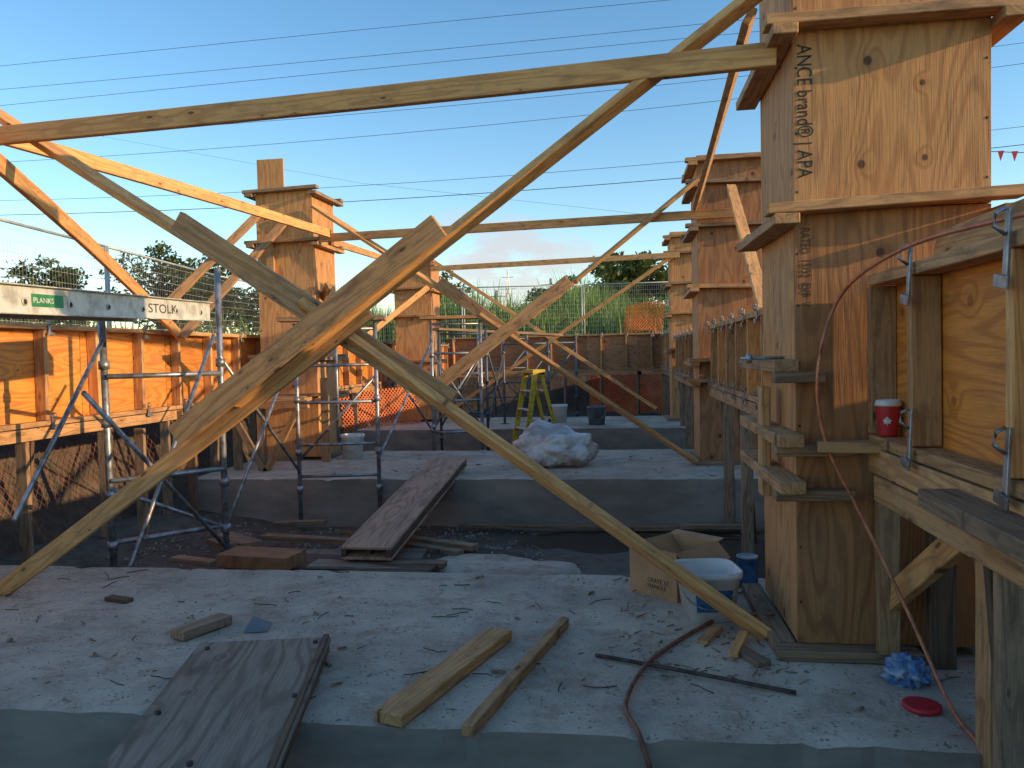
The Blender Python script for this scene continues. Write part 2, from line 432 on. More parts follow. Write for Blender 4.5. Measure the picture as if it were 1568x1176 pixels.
wR=wall('wall_formwork',(.985,0.9,0),(0,1,0),(-1,0,0),2.05,.80,1.41,'plyorange',sp=.62,phase=1.03,post=10,clamps=False,gz=-.5)
for z in(1.36,.86):
    for y in(1.90,2.50):
        clampf((.892,y,z),wR,(-1,0,0),.2)
board('stud',(.94,2.95,.84),(.94,2.95,1.37),.089,.038,'lumber2',(0,1,0),wR)
board('outer_waler',(1.06,.8,1.47),(1.06,2.75,1.47),.12,.038,'lumber2',(-1,0,.2),wR)
board('lower_waler',(.90,.8,.64),(.90,2.86,.655),.089,.038,'lumber2',(-1,0,0),wR)
board('ledge_block',(.70,2.9,.80),(.93,2.86,.80),.10,.038,'lumber2',(0,0,1),wR)
board('ledger',(.83,.9,.735),(.86,2.2,.745),.14,.045,'lumgrey',(0,0,1),wR)
board('post',(1.04,2.30,-.5),(1.04,2.30,.62),.089,.089,'lumber2',(0,-1,0),wR)
board('post',(1.11,2.33,-.5),(1.11,2.33,.70),.038,.089,'lumgrey',(0,-1,0),wR)
board('post',(.95,2.93,0.0),(.95,2.93,.72),.075,.038,'lumber2',(0,-1,0),wR)
board('post',(1.12,2.9,0.0),(1.12,2.9,.76),.089,.038,'lumdark',(0,-1,0),wR)
board('post',(1.3,2.86,-.1),(1.3,2.86,.80),.089,.038,'lumdark',(0,-1,0),wR)
board('knee_brace',(.96,3.0,.19),(1.03,2.42,.62),.089,.038,'lumber',(-1,0,0),wR)
board('knee_brace',(1.25,2.8,.1),(1.05,2.42,.5),.06,.038,'lumgrey',(-1,0,0),wR)
wall('wall_formwork',(.985,3.80,0),(0,1,0),(-1,0,0),4.2,.80,1.41,'plytan',sp=.55,phase=.2,gz=-.5)
wall('wall_formwork',(.985,8.9,0),(0,1,0),(-1,0,0),4.2,.80,1.41,'plyred',sp=.6,phase=.2)
wall('wall_formwork',(1.1,14.0,0),(0,1,0),(-1,0,0),5.4,.75,1.6,'plyred',sp=.6,phase=.2)
wall('wall_formwork',(-4.40,2.2,0),(0,1,0),(1,0,0),17,.70,1.47,'plyorange',sp=.6,phase=.1,post=.9)
wall('wall_formwork',(-4.38,19.3,0),(1,0,0),(0,-1,0),5.6,.72,1.64,'plyred',sp=.62,phase=.2,post=.9)
# ------------------------------------------------------------------ cross braces
b=empty('timber_cross_brace',(-1.2,3.3,1.2))
board('lower_board',(-3.75,3.50,-.39),(-1.10,3.31,1.37),.085,.036,'lumber',parent=b,bow=-.01)
board('upper_board',(-1.75,3.33,.955),(.66,3.07,2.585),.080,.034,'lumber',parent=b,bow=-.015,tilt=72)
board('splice_board',(-2.02,3.27,.815),(-.74,3.19,1.705),.108,.036,'lumber2',parent=b)
b=empty('timber_cross_brace',(-1.2,3.4,1.3))
board('upper_board',(-3.75,3.86,2.80),(-1.0,3.415,1.12),.080,.036,'lumber',parent=b,tilt=-70,bow=-.02)
board('lower_board',(-1.45,3.40,1.41),(.56,3.15,.01),.089,.038,'lumber',parent=b,bow=.008,tilt=58)
board('splice_board',(-2.10,3.48,1.83),(-.74,3.33,.945),.112,.038,'lumber2',parent=b)
b=empty('timber_cross_brace',(-1,8,1.5))
board('upper_board',(.80,7.95,2.87),(-.9,7.98,1.55),.080,.036,'lumber',parent=b,tilt=70)
board('lower_board',(-.6,7.98,1.80),(-2.15,7.98,.70),.089,.038,'lumber',parent=b)
board('splice_board',(-.5,7.94,1.91),(-1.88,7.94,.88),.13,.038,'lumber2',parent=b)
b=empty('timber_cross_brace',(-1,8.3,1.3))
board('upper_board',(-3.4,8.38,2.90),(-1.3,8.30,1.47),.080,.036,'lumber',parent=b,tilt=-60)
board('lower_board',(-1.5,8.28,1.60),(.76,8.00,.02),.085,.036,'lumber',parent=b,tilt=65)
board('splice_board',(-1.95,8.30,1.98),(-1.1,8.25,1.33),.13,.038,'lumber2',parent=b)
b=empty('timber_cross_brace',(-1,13.3,1.5))
board('board',(-3.3,13.46,2.9),(.6,13.3,.2),.06,.038,'lumber',parent=b)
board('board',(.95,13.1,2.78),(-3.0,13.3,.2),.06,.038,'lumber',parent=b)
board('timber_tie',(-3.9,3.72,2.36),(.60,3.04,2.255),.089,.038,'lumber',bow=-.006)
board('timber_tie',(-3.35,8.40,2.53),(1.2,7.93,2.52),.089,.038,'lumber')
board('timber_tie',(-3.3,13.45,2.73),(1.0,13.02,2.75),.089,.038,'lumber')
board('timber_tie',(-3.30,2.9,2.36),(-3.22,8.4,2.575),.089,.038,'lumber',(1,0,0),bow=.01)
board('timber_tie',(-3.38,8.9,2.56),(-3.95,13.6,2.88),.089,.038,'lumber',(1,0,0))
board('timber_tie',(.64,3.85,2.74),(.78,7.95,2.60),.089,.038,'lumber2',(-1,0,0),tilt=30)
board('timber_raker',(-3.1,3.3,2.30),(-4.25,7.0,1.43),.089,.038,'lumber',(1,-.4,0),bow=.03)
board('timber_raker',(-4.55,7.3,1.75),(-3.95,8.35,2.90),.089,.038,'lumber2')
board('timber_raker',(-4.2,6.95,1.40),(-3.72,8.38,2.75),.089,.038,'lumber2')
board('timber_raker',(1.12,7.93,2.78),(.94,5.2,1.41),.089,.038,'lumber',(0,-1,.3))
board('timber_raker',(-3.35,13.4,2.4),(-4.2,12.2,1.45),.089,.038,'lumber')
board('timber_raker',(-3.25,8.4,2.0),(-4.2,9.9,1.45),.089,.038,'lumber2')
b=empty('timber_staging',(-3.8,7.9,.6))
for p,q,m_ in (((-4.05,7.7,-.4),(-4.05,7.7,.66),'lumgrey'),((-3.75,7.65,-.4),(-3.75,7.65,.66),'lumgrey'),((-3.3,8.30,0),(-3.3,8.30,.95),'lumber2'),((-4.1,6.9,-.4),(-4.1,6.9,.62),'lumdark'),((-4.1,6.1,-.4),(-4.1,6.1,.6),'lumgrey')):
    board('post',p,q,.089,.038,m_,parent=b)
board('knee_brace',(-3.75,7.62,-.1),(-3.35,7.62,.62),.07,.038,'lumber2',parent=b)
board('knee_brace',(-4.0,7.62,.5),(-3.6,7.62,-.2),.07,.038,'lumgrey',parent=b)
board('bearer',(-4.15,7.63,.70),(-3.2,7.60,.70),.089,.045,'lumber2',parent=b)
board('deck_board',(-4.1,7.72,.745),(-3.25,7.72,.745),.2,.038,'lumber2',(0,0,1),b)
board('deck_board',(-4.1,7.95,.745),(-3.4,7.95,.745),.2,.038,'lumgrey',(0,0,1),b)
# ------------------------------------------------------------------ scaffolding
def scaffold(name,legs,rungs,diag,r=.021,mat='steel'):
    E=empty(name,legs[0][0])
    def sub(n,p,rr,sides=8):
        if p: attach(tubes(n,p,rr,mat,sides=sides),E)
    sub('legs',legs,r); sub('rungs',rungs,r*.75); sub('cross_braces',diag,r*.62)
    sub('base_plates',[[V(l[0]),V(l[0])+V((0,0,.012))] for l in legs],.07,4)
    col=[]
    for l in legs:
        a,b_=V(l[0]),V(l[1])
        for z in(.35,.7,1.2,1.6):
            if a.z+z<b_.z: p=a.lerp(b_,z/(b_-a).length); col.append([p-V((0,0,.03)),p+V((0,0,.03))])
    sub('couplers',col,r*1.5)
def lk(p,q,z):
    return [(p[0],p[1],z),(q[0],q[1],z)]
def z3(p,z): return (p[0],p[1],z)
P1,P2=(-3.49,4.85),(-2.97,5.42)
scaffold('scaffold_frame',[[z3(P1,-.45),(-3.53,4.88,1.47)],[z3(P2,-.45),(-2.99,5.47,1.86)]],
 [lk(P1,P2,1.07),lk(P1,P2,.35),lk(P1,P2,-.08)],
 [[(-2.95,3.9,1.0),(-2.97,5.42,-.25)],[(-2.85,3.9,-.30),(-3.0,5.40,1.35)],[(-3.15,3.6,.35),(-3.5,4.85,1.33)],[(-3.49,4.85,.3),(-2.97,5.42,-.1)]],.024)
scaffold('scaffold_frame',[[(-3.22,3.2,0),(-3.22,3.2,1.5)],[(-3.65,3.7,0),(-3.65,3.7,1.42)]],
 [[(-3.22,3.2,.9),(-3.65,3.7,.9)],[(-3.22,3.2,.3),(-3.65,3.7,.3)]],[])
P3,P4=(-3.03,6.93),(-2.29,7.06)
scaffold('scaffold_frame',[[z3(P3,-.42),z3(P3,1.50)],[z3(P4,-.42),z3(P4,1.50)]],
 [lk(P3,P4,1.44),lk(P3,P4,1.1),lk(P3,P4,.75),lk(P3,P4,.35),lk(P3,P4,.05),[(-2.66,7.0,.35),(-2.66,7.0,1.44)]],
 [[(-2.97,5.42,1.2),(-3.03,6.93,.1)],[(-2.97,5.42,-.1),(-3.03,6.93,1.3)],[(-3.03,6.93,.2),(-2.29,7.06,1.0)]])
P5,P6=(-2.35,9.5),(-1.75,9.65)
scaffold('scaffold_frame',[[z3(P5,-.42),z3(P5,1.62)],[z3(P6,-.42),z3(P6,1.62)]],
 [lk(P5,P6,1.57),lk(P5,P6,1.2),lk(P5,P6,.6),lk(P5,P6,.2)],
 [[z3(P4,.2),z3(P5,1.35)],[z3(P4,1.3),z3(P5,.2)],[z3(P5,.25),z3(P6,1.2)],[z3(P6,.25),z3(P5,1.2)]])
P7,P8=(-2.7,11.4),(-2.0,11.5)
scaffold('scaffold_frame',[[z3(P7,-.42),z3(P7,1.55)],[z3(P8,-.42),z3(P8,1.55)],[(-1.95,12.9,0),(-1.95,12.9,1.45)],[(-1.2,13,0),(-1.2,13,1.4)]],
 [lk(P7,P8,1.5),lk(P7,P8,.9),lk(P7,P8,.3),[(-1.95,12.9,1.35),(-1.2,13,1.35)],[(-1.95,12.9,.7),(-1.2,13,.7)]],
 [[z3(P7,.1),z3(P8,1.3)],[z3(P8,.1),(-1.95,12.9,1.2)],[z3(P8,1.3),(-1.95,12.9,.2)],[z3(P5,1.2),z3(P7,.2)],[z3(P5,.2),z3(P7,1.2)],[(-1.95,12.9,.2),(-1.2,13,1.2)]],mat='steeldark')
P9,P10=(-2.9,15.6),(-1.9,15.8)
scaffold('scaffold_frame',[[z3(P9,-.42),z3(P9,1.6)],[z3(P10,-.42),z3(P10,1.6)],[(-.9,16,-.42),(-.9,16,1.5)]],
 [lk(P9,P10,1.5),lk(P9,P10,.9),lk(P9,P10,.3),lk(P10,(-.9,16),1.4)],
 [[z3(P9,.1),z3(P10,1.3)],[z3(P10,.1),z3(P9,1.3)],[z3(P10,.1),(-.9,16,1.3)]],mat='steeldark')
board('scaffold_plank',(-3.15,6.85,1.535),(-2.2,7.1,1.535),.22,.04,'lumgrey',(0,0,1))
board('scaffold_plank',(-2.5,9.55,1.655),(-1.55,9.7,1.655),.22,.04,'lumber2',(0,0,1))
board('scaffold_plank',(-2.75,11.4,1.58),(-1.0,12.9,1.48),.22,.04,'lumgrey',(0,0,1))
# aluminium scaffold plank at the left
E=empty('aluminium_scaffold_plank',(0,0,0))
A,B=V((-2.63,2.55,1.44)),V((-2.95,5.26,1.52)); dd=(B-A).normalized(); sn=V((dd.y,-dd.x,0)).normalized()
up=V((0,0,1)); up=(up-dd*up.dot(dd)).normalized()
board('side_rail',A,B,.125,.012,'alu',sn,E)
board('rail_flange',A+V((0,0,.066))+sn*.012,B+V((0,0,.066))+sn*.012,.034,.006,'alu',(0,0,1),E)
board('rail_flange',A-V((0,0,.066))+sn*.012,B-V((0,0,.066))+sn*.012,.034,.006,'alu',(0,0,1),E)
board('deck',A-sn*.27+V((0,0,.05)),B-sn*.27+V((0,0,.05)),.5,.02,'lumgrey',(0,0,1),E)
board('side_rail',A-sn*.54,B-sn*.54,.125,.012,'alu',sn,E)
board('end_hook',B+V((0,0,.02)),B+sn*(-.54)+V((0,0,.02)),.1,.012,'alu',dd,E)
for u in(.24,.37,.50,.64,.80,.94):
    p=A.lerp(B,u)+sn*.007-up*.01
    tubes('rung_hole',[[p,p+sn*.005]],.019,'alu',E,14); tubes('rung_hole',[[p+sn*.003,p+sn*.0065]],.012,'black',E,12)
board('label',A.lerp(B,.26)+sn*.0075,A.lerp(B,.35)+sn*.0075,.06,.002,'green',sn,E,bev=0)
text('label_text','PLANKS',.036,A.lerp(B,.263)+sn*.0092-up*.012,dd,up,'white',E,1.25)
text('label_text','STOLK',.08,A.lerp(B,.665)+sn*.0068-up*.028,dd,up,'black',E,1.6)
# ------------------------------------------------------------------ step ladder
E=empty('step_ladder',(-1.25,11.2,-.45))
c=V((-1.25,11.2,-.45)); ax=V((.85,.5,0)).normalized(); ay=V((-.5,.85,0)).normalized()
def lp(a,b_,z): return c+ax*a+ay*b_+V((0,0,z))
H_=1.36
for s in(-1,1):
    board('front_rail',lp(-.30,s*.24,0),lp(-.05,s*.17,H_),.075,.028,'yellow',ay,E)
    board('rear_rail',lp(.38,s*.22,0),lp(.05,s*.16,H_-.04),.05,.025,'yellow',ay,E)
    board('spreader',lp(-.17,s*.21,.62),lp(.22,s*.195,.62),.02,.006,'alu',ay,E)
for i in range(1,5):
    u=i/5; board('step',lp(-.30+.25*u,-.24+.07*u,H_*u),lp(-.30+.25*u,.24-.07*u,H_*u),.085,.02,'alu',(0,0,1),E)
for u in(.2,.5,.8):
    board('rear_bar',lp(.38-.33*u,-.22+.06*u,H_*u),lp(.38-.33*u,.22-.06*u,H_*u),.03,.015,'alu',ax,E)
board('top_cap',lp(-.10,0,H_+.01),lp(.10,0,H_+.01),.38,.05,'yellow',(0,0,1),E)
# ------------------------------------------------------------------ things on the footings
def lump(name,loc,sc,mat,amp=.25,seed=0,fr=2.2,sub=4,pt=None,hf=.22):
    bm=bmesh.new(); bmesh.ops.create_icosphere(bm,subdivisions=sub,radius=1)
    for v in bm.verts:
        n=v.co.normalized()
        k=1+amp*noise.noise(n*fr+V((seed,0,0)))+amp*.45*abs(noise.noise(n*fr*3+V((seed,3,0))))+amp*hf*noise.noise(n*fr*8)
        v.co=n*k
        if pt:
            q=max(0,n.dot(V(pt).normalized()))**6; v.co+=V(pt)*q*.35
        v.co=V((v.co.x*sc[0],v.co.y*sc[1],max(v.co.z,-.75)*sc[2]))
    me=bpy.data.meshes.new(name); bm.to_mesh(me); bm.free(); me.materials.append(M[mat])
    me.polygons.foreach_set('use_smooth',[True]*len(me.polygons))
    o=link(bpy.data.objects.new(name,me)); o.location=loc; return o
lump('plastic_rubbish_bag',(-.69,7.98,.165),(.38,.28,.215),'bag',.3,4,1.9,5,(-.4,0,.8),.08)
def pail(loc,r0,r1,h,mat,label=None,sq=None,handle=True,name='plastic_pail',rot=0):
    E=empty(name,loc)
    prof=[(r0,0),(r0+(r1-r0)*.85,h*.86),(r1+.006,h*.88),(r1+.008,h),(r1-.002,h),(r1-.006,h*.97),(r0-.006,.012),(.001,.012)]
    o=lathe('body',prof,(0,0,0),mat,E,40,squash=sq); o.rotation_euler[2]=rot
    if label:
        pr=[(r0+(r1-r0)*.2+.0018,h*.22),(r0+(r1-r0)*.6+.0018,h*.66)]
        vs=[];fs=[];n=12
        for r,z in pr:
            for k in range(n+1):
                a=math.radians(-125+ 70*k/n); cx,cy=math.cos(a),math.sin(a)
                if sq: q=(abs(cx)**sq+abs(cy)**sq)**(-1/sq); cx*=q;cy*=q
                vs.append((r*cx,r*cy,z))
        for k in range(n): fs.append((k,k+1,n+2+k,n+1+k))
        o=mesh('label',vs,fs,label,E); o.rotation_euler[2]=rot
    if handle:
        pts=[(r1*1.05*math.cos(t),-r1*.9*math.sin(t)-.02,h*.86-abs(math.sin(t))*h*.55) for t in [math.pi*k/14 for k in range(15)]]
        tubes('handle',[pts],.0025,'steel',E,6)
    return E
pail((.36,3.40,.002),.098,.125,.215,'white','blue',5,True,rot=.15)
pail((-1.05,13.1,.002),.13,.15,.30,'white')
pail((-.39,12.6,.002),.13,.15,.30,'grey')
pail((-3.1,8.6,.002),.11,.13,.28,'white')
E=empty('paint_can',(.60,3.85,.002))
lathe('body',[(.05,0),(.052,.004),(.05,.008),(.05,.135),(.052,.14),(.045,.142),(.044,.135),(.001,.133)],(0,0,0),'blue',E,28)
lathe('rim',[(.0525,.14),(.0525,.147),(.044,.147),(.044,.136)],(0,0,0),'steel',E,28)
E=empty('cardboard_box',(.24,3.77,.0))
th=.005; Wb,Db,Hb=.28,.32,.23
def bb(n,lo,hi,m='cardboard'):
    o=bx(n,lo,hi,m,None,0,.001); o.parent=E; return o
bb('front',(-Wb/2,-Db/2,0),(Wb/2,-Db/2+th,Hb)); bb('back',(-Wb/2,Db/2-th,0),(Wb/2,Db/2,Hb))
bb('left',(-Wb/2,-Db/2+th,0),(-Wb/2+th,Db/2-th,Hb)); bb('right',(Wb/2-th,-Db/2+th,0),(Wb/2,Db/2-th,Hb)); bb('base',(-Wb/2+th,-Db/2+th,.003),(Wb/2-th,Db/2-th,.01),'cardin')
def flap(a,b_,out,l):
    a,b_,out=V(a),V(b_),V(out).normalized()*l
    o=mesh('flap',[a,b_,b_+out,a+out],[(0,1,2,3)],'cardboard',E); md=o.modifiers.new('s','SOLIDIFY'); md.thickness=.004
flap((Wb/2,-Db/2,Hb),(Wb/2,Db/2,Hb),(.8,0,-.75),.10)
flap((-Wb/2,Db/2,Hb),(Wb/2,Db/2,Hb),(0,.8,.1),.06)
flap((-Wb/2+.01,-Db/2+.01,Hb-.002),(-Wb/2+.01,Db/2-.01,Hb-.002),(.6,0,-.75),.11)
text('print','CRATE 12\nHANDLE',.028,(-.03,-Db/2-.001,.07),(1,0,0),(0,0,1),'inkfaint',E,local=True)
E.rotation_euler[2]=math.radians(-41)
E=empty('takeaway_cup',(.935,2.875,.839))
lathe('cup',[(.030,0),(.0305,.004),(.041,.105),(.041,.108)],(0,0,0),'red',E,36)
lathe('lid',[(.0435,.105),(.0438,.112),(.042,.116),(.039,.126),(.036,.127),(.034,.122),(.001,.122)],(0,0,0),'white',E,36)
ev=[];lf=[(0,-.016),(.002,-.006),(.011,-.008),(.009,-.003),(.016,.004),(.011,.005),(.010,.009),(.006,.006),(.006,.015),(.003,.012),(0,.018)]
lf=lf+[(-x,z) for x,z in lf[-2:0:-1]]
for x,z in lf:
    zz=.052+z; r=.0305+(.0105)*(zz/.105)+.0008; a=math.radians(-112)+x/r; ev.append((r*math.cos(a),r*math.sin(a),zz))
ev.append((.0365*math.cos(math.radians(-112)),.0365*math.sin(math.radians(-112)),.052)); nn=len(lf)
mesh('emblem',ev,[(k,(k+1)%nn,nn) for k in range(nn)],'white',E)
board('timber_offcut',(-.74,2.29,.024),(-.50,3.06,.024),.105,.038,'lumber',(0,0,1))
board('timber_batten',(-.475,2.24,.022),(-.25,3.22,.024),.038,.038,'lumber2',(0,0,1))
board('timber_block',(-1.84,2.93,.024),(-1.74,3.15,.024),.089,.038,'lumgrey',(0,0,1))
board('timber_offcut',(-2.5,3.42,.012),(-2.36,3.38,.012),.05,.02,'lumdark',(0,0,1))
board('timber_offcut',(.40,2.92,.015),(.47,3.12,.03),.035,.02,'lumber',(0,0,1))
board('timber_offcut',(.30,3.05,.012),(.38,3.22,.012),.045,.02,'lumber2',(0,0,1))
board('timber_offcut',(.50,2.85,.012),(.43,3.0,.012),.06,.02,'lumgrey',(0,0,1))
board('timber_offcut',(-2.95,3.2,.02),(-3.2,3.05,.02),.089,.038,'lumgrey',(0,0,1))
mesh('rubber_scrap',[(-1.6,3.03,.006),(-1.5,3.05,.006),(-1.53,3.16,.004),(-1.6,3.13,.03),(-1.57,3.07,.065)],[(0,1,4),(1,2,4),(2,3,4),(3,0,4),(3,2,1,0)],'grey')
tubes('steel_bar',[spline([(-.11,2.89,.012),(.2,2.76,.016),(.56,2.62,.012)],6)],.008,'rust')
E=empty('plywood_ramp',(-1.3,2.2,.05))
a,b_=V((-1.38,2.79,.062)),V((-1.10,1.45,-.005))
board('deck',a,b_,.50,.02,'plygrey',(0,0,1),E)
s=(b_-a).normalized().cross(V((0,0,1)))
board('edge_rail',a-s*.225+V((0,0,-.028)),b_-s*.225+V((0,0,-.028)),.038,.036,'lumdark',(0,0,1),E)
board('edge_rail',a+s*.225+V((0,0,-.028)),b_+s*.225+V((0,0,-.028)),.038,.036,'lumdark',(0,0,1),E)
board('top_strip',a-s*.232+V((0,0,.016)),b_-s*.232+V((0,0,.016)),.022,.010,'lumdark',(0,0,1),E)
for u,q in((.04,-.2),(.05,.2),(.35,-.21),(.4,.2),(.62,.0)):
    p=a.lerp(b_,u)+s*q; attach(tubes('bolt',[[p+V((0,0,.008)),p+V((0,0,.02))]],.009,'rust',None,8),E)
E=empty('timber_gangway',(-1.85,6.4,0))
a,b_=V((-1.82,5.25,-.20)),V((-1.74,7.62,.125)); d_=(b_-a).normalized(); s=d_.cross(V((0,0,1))).normalized(); un=s.cross(d_)
board('top_deck',a,b_,.38,.02,'plybrown',un,E)
board('bottom_deck',a-un*.078,b_-un*.078,.38,.02,'plybrown',un,E)
for q in(-.17,.17): board('side_rail',a-un*.039+s*q,b_-un*.039+s*q,.057,.036,'lumdark',s,E)
board('centre_rail',a-un*.039+d_*.05,b_-un*.039-d_*.05,.057,.036,'lumdark',s,E)
board('formwork_panel',(-2.80,5.12,-.235),(-2.25,5.05,-.235),.26,.09,'plyred',(0,0,1))
board('formwork_panel',(-2.6,5.35,-.33),(-1.3,5.15,-.315),.42,.03,'lumdark',(0,0,1))
board('formwork_panel',(-2.9,5.5,-.37),(-1.5,5.6,-.36),.5,.04,'plygrey',(0,0,1))
board('formwork_panel',(-2.2,5.2,-.30),(-1.35,5.3,-.335),.3,.02,'plygrey',(0,.1,1))
for i in range(9):
    x=-3.6+random.uniform(0,1.8); y=random.uniform(5.2,6.8)
    board('timber_offcut',(x,y,-.36+i*.01),(x+random.uniform(.3,.9),y+random.uniform(-.5,.5),-.34+i*.01),.089,.038,'lumgrey',(0,0,1))
board('timber_offcut',(.1,6.95,-.42),(1.2,6.98,-.42),.089,.038,'lumgrey',(0,0,1))
board('timber_offcut',(.5,6.85,-.38),(1.1,6.87,-.38),.06,.038,'lumgrey',(0,0,1))
board('timber_offcut',(-1.5,6.9,-.40),(.2,6.98,-.42),.05,.03,'lumgrey',(0,0,1))
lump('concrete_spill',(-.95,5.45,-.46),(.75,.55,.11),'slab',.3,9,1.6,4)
tubes('copper_cable',[spline([(1.0,.9,1.455),(.95,1.8,1.45),(.86,2.45,1.45),(.79,2.90,1.345),(.70,2.87,1.09),(.72,2.87,.83),(.83,2.83,.56),(.94,2.72,.27),(1.0,2.52,.03),(1.0,2.30,-.01),(1.0,2.27,-.2)],10)],.0065,'copper')
tubes('rubber_hose',[spline([(.62,3.3,.05),(.45,3.38,.012),(.34,3.26,.012),(.10,2.87,.012),(.0,2.5,.012),(.04,2.30,.0),(.08,2.26,-.15),(.1,2.2,-.45)],10)],.008,'hose')
lump('crumpled_blue_bag',(.955,2.76,.036),(.06,.06,.055),'bluebag',.6,2,3.6,4)
lathe('red_lid',[(.055,0),(.057,.004),(.057,.014),(.05,.016),(.048,.016),(.001,.016)],(.93,2.56,.003),'red',None,32)
tubes('tie_rod',[[(.46,3.05,1.12),(.62,3.05,1.12)],([(.48,3.05,1.12),(.50,3.05,1.12)],.018)],.006,'steel')
def scatter(name,mat,n,region,smin,smax,el=4,zf=lambda x,y:.004):
    vs=[];fs=[]
    for i in range(n):
        x=random.uniform(region[0],region[1]);y=random.uniform(region[2],region[3])
        if random.random()>.25+1.1*max(0,noise.noise(V((x*1.7,y*1.7,8)))+.25): continue
        l=random.uniform(smin,smax)*el*random.uniform(.4,1.2); w=random.uniform(smin,smax)*.6; h=w*random.uniform(.3,.9); a=random.uniform(0,math.pi)
        ca,sa=math.cos(a),math.sin(a); z=zf(x,y); b0=len(vs); tl=random.uniform(-.08,.12)*l
        for dx,dy,dz in((-l,-w,0),(l,-w*.5,0),(l*.8,w,0),(-l*.8,w,0),(-l*.8,-w*.6,h),(l*.8,-w*.4,h+abs(tl)),(l*.7,w*.6,h+abs(tl)),(-l*.7,w*.6,h)):
            vs.append((x+(dx*ca-dy*sa)/2,y+(dx*sa+dy*ca)/2,z+dz))
        for f in((3,2,1,0),(4,5,6,7),(0,1,5,4),(1,2,6,5),(2,3,7,6),(3,0,4,7)): fs.append(tuple(b0+k for k in f))
    return mesh(name,vs,fs,mat)
scatter('wood_debris','dirtdebris',260,(-3.4,1.6,2.35,3.98),.003,.009,6)
scatter('wood_debris','dirtdebris',260,(.0,.62,2.7,3.5),.004,.012,6)
scatter('wood_debris','dirtdebris',60,(-3.4,1.6,2.35,3.98),.012,.026,2.2)
scatter('grit','specks',1900,(-3.4,1.6,2.33,3.98),.002,.006,1.6)
scatter('gravel','pebble',1000,(-3.4,1.6,2.33,3.98),.003,.009,1.3)
scatter('wood_debris','dirtdebris',90,(-3,1,7.15,9.2),.008,.02,5)
scatter('gravel','pebble',1500,(-4,-.6,4.1,7.05),.01,.045,1.3,zf=lambda x,y:gh(x,y)-.003)
scatter('wood_debris','dirtdebris',260,(-4,1.3,4.1,7.05),.012,.03,7,zf=lambda x,y:gh(x,y)+.004)
tw=[]
for i in range(60):
    x,y=random.uniform(-3.2,1.2),random.uniform(2.4,3.95); a=random.uniform(0,6.28); l=random.uniform(.03,.13)
    p=[V((x,y,.006))]
    for k in range(3): a+=random.uniform(-.5,.5); p.append(p[-1]+V((math.cos(a)*l/3,math.sin(a)*l/3,random.uniform(-.002,.006))))
    tw.append(p)
tubes('twigs',tw,.0022,'rust',sides=4)
# ------------------------------------------------------------------ netting
def net(name,mat,o,u,v,nu,nv,sp,wd=.006,wave=.06,seed=0):
    o,u,v=V(o),V(u).normalized(),V(v).normalized(); n=u.cross(v); vs=[];fs=[]
    Lu=nu*sp
    def pt(a,b_): return o+u*a+v*b_+n*(wave*noise.noise(V((a*1.3,b_*1.3,seed))))+v*(wave*.8*noise.noise(V((a*1.1,b_*.5,seed+5))))
    for s in(-1,1):
        for i in range(-nv,nu+nv):
            pts=[]
            for k in range(nv*2+1):
                b_=k*sp/2; a=i*sp+(b_ if s>0 else -b_)*.8+(0 if s>0 else nv*sp*.8)
                if 0<=a<=Lu: pts.append(pt(a,b_))
            if len(pts)>1:
                b0=len(vs)
                for p in pts: vs.append(tuple(p-u*wd)); vs.append(tuple(p+u*wd))
                for k in range(len(pts)-1): fs.append((b0+2*k,b0+2*k+1,b0+2*k+3,b0+2*k+2))
    return mesh(name,vs,fs,mat)
net('orange_safety_netting','orange',(-.8,19.9,-.42),(1,0,0),(0,.2,1),28,18,.07,.014,.3)
net('orange_safety_netting','orange',(-4.55,12.2,-.1),(.75,.65,0),(-.1,0,1),24,13,.06,.009,.12,3)
net('orange_safety_netting','orange',(.1,21.5,1.7),(1,0,0),(.1,0,1),12,10,.09,.014,.35,5)
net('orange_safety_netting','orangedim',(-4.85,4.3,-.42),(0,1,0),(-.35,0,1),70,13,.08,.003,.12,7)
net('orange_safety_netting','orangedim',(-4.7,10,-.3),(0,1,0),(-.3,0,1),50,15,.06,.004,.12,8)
# ------------------------------------------------------------------ temporary fences
def fence(pts,h=1.9,sp=.06,wd=.0022,panel=3.0):
    pts=[V(p) for p in pts]
    for i in range(len(pts)-1):
        a,b_=pts[i],pts[i+1]; E=empty('wire_mesh_fence',a); d=(b_-a); Ln=d.length; dn=d.normalized()
        k=max(1,round(Ln/panel)); fr=[];vs=[];fs=[]
        def quad(p,q,w):
            b0=len(vs); vs.extend([tuple(p-w),tuple(p+w),tuple(q+w),tuple(q-w)]); fs.append((b0,b0+1,b0+2,b0+3))
        Z=V((0,0,1))
        for j in range(k):
            p,q=a.lerp(b_,j/k)+dn*.03,a.lerp(b_,(j+1)/k)-dn*.03
            fr+= [[p,p+Z*h],[q,q+Z*h],[p+Z*h,q+Z*h],[p+Z*.1,q+Z*.1]]
            m=int((q-p).length/sp)
            for t in range(m):
                x=p.lerp(q,(t+.5)/m); quad(x+Z*.1,x+Z*h,dn*wd)
            for t in range(int(h/(sp*2))): quad(p+Z*(.15+t*sp*2),q+Z*(.15+t*sp*2),Z*wd)
        attach(tubes('frame',fr,.018,'wire',sides=6),E)
        attach(mesh('mesh_wires',vs,fs,'wire'),E)
fence([(-6.0,2.5,.75),(-6.1,6.2,.75),(-6.55,9.2,.78),(-7.1,13,.8),(-7.6,16.5,.9)])
fence([(-7.6,20.5,1.15),(-1.0,21.8,1.2)],1.9)
fence([(-1.0,21.8,1.2),(5.0,21.9,1.2)],1.9)
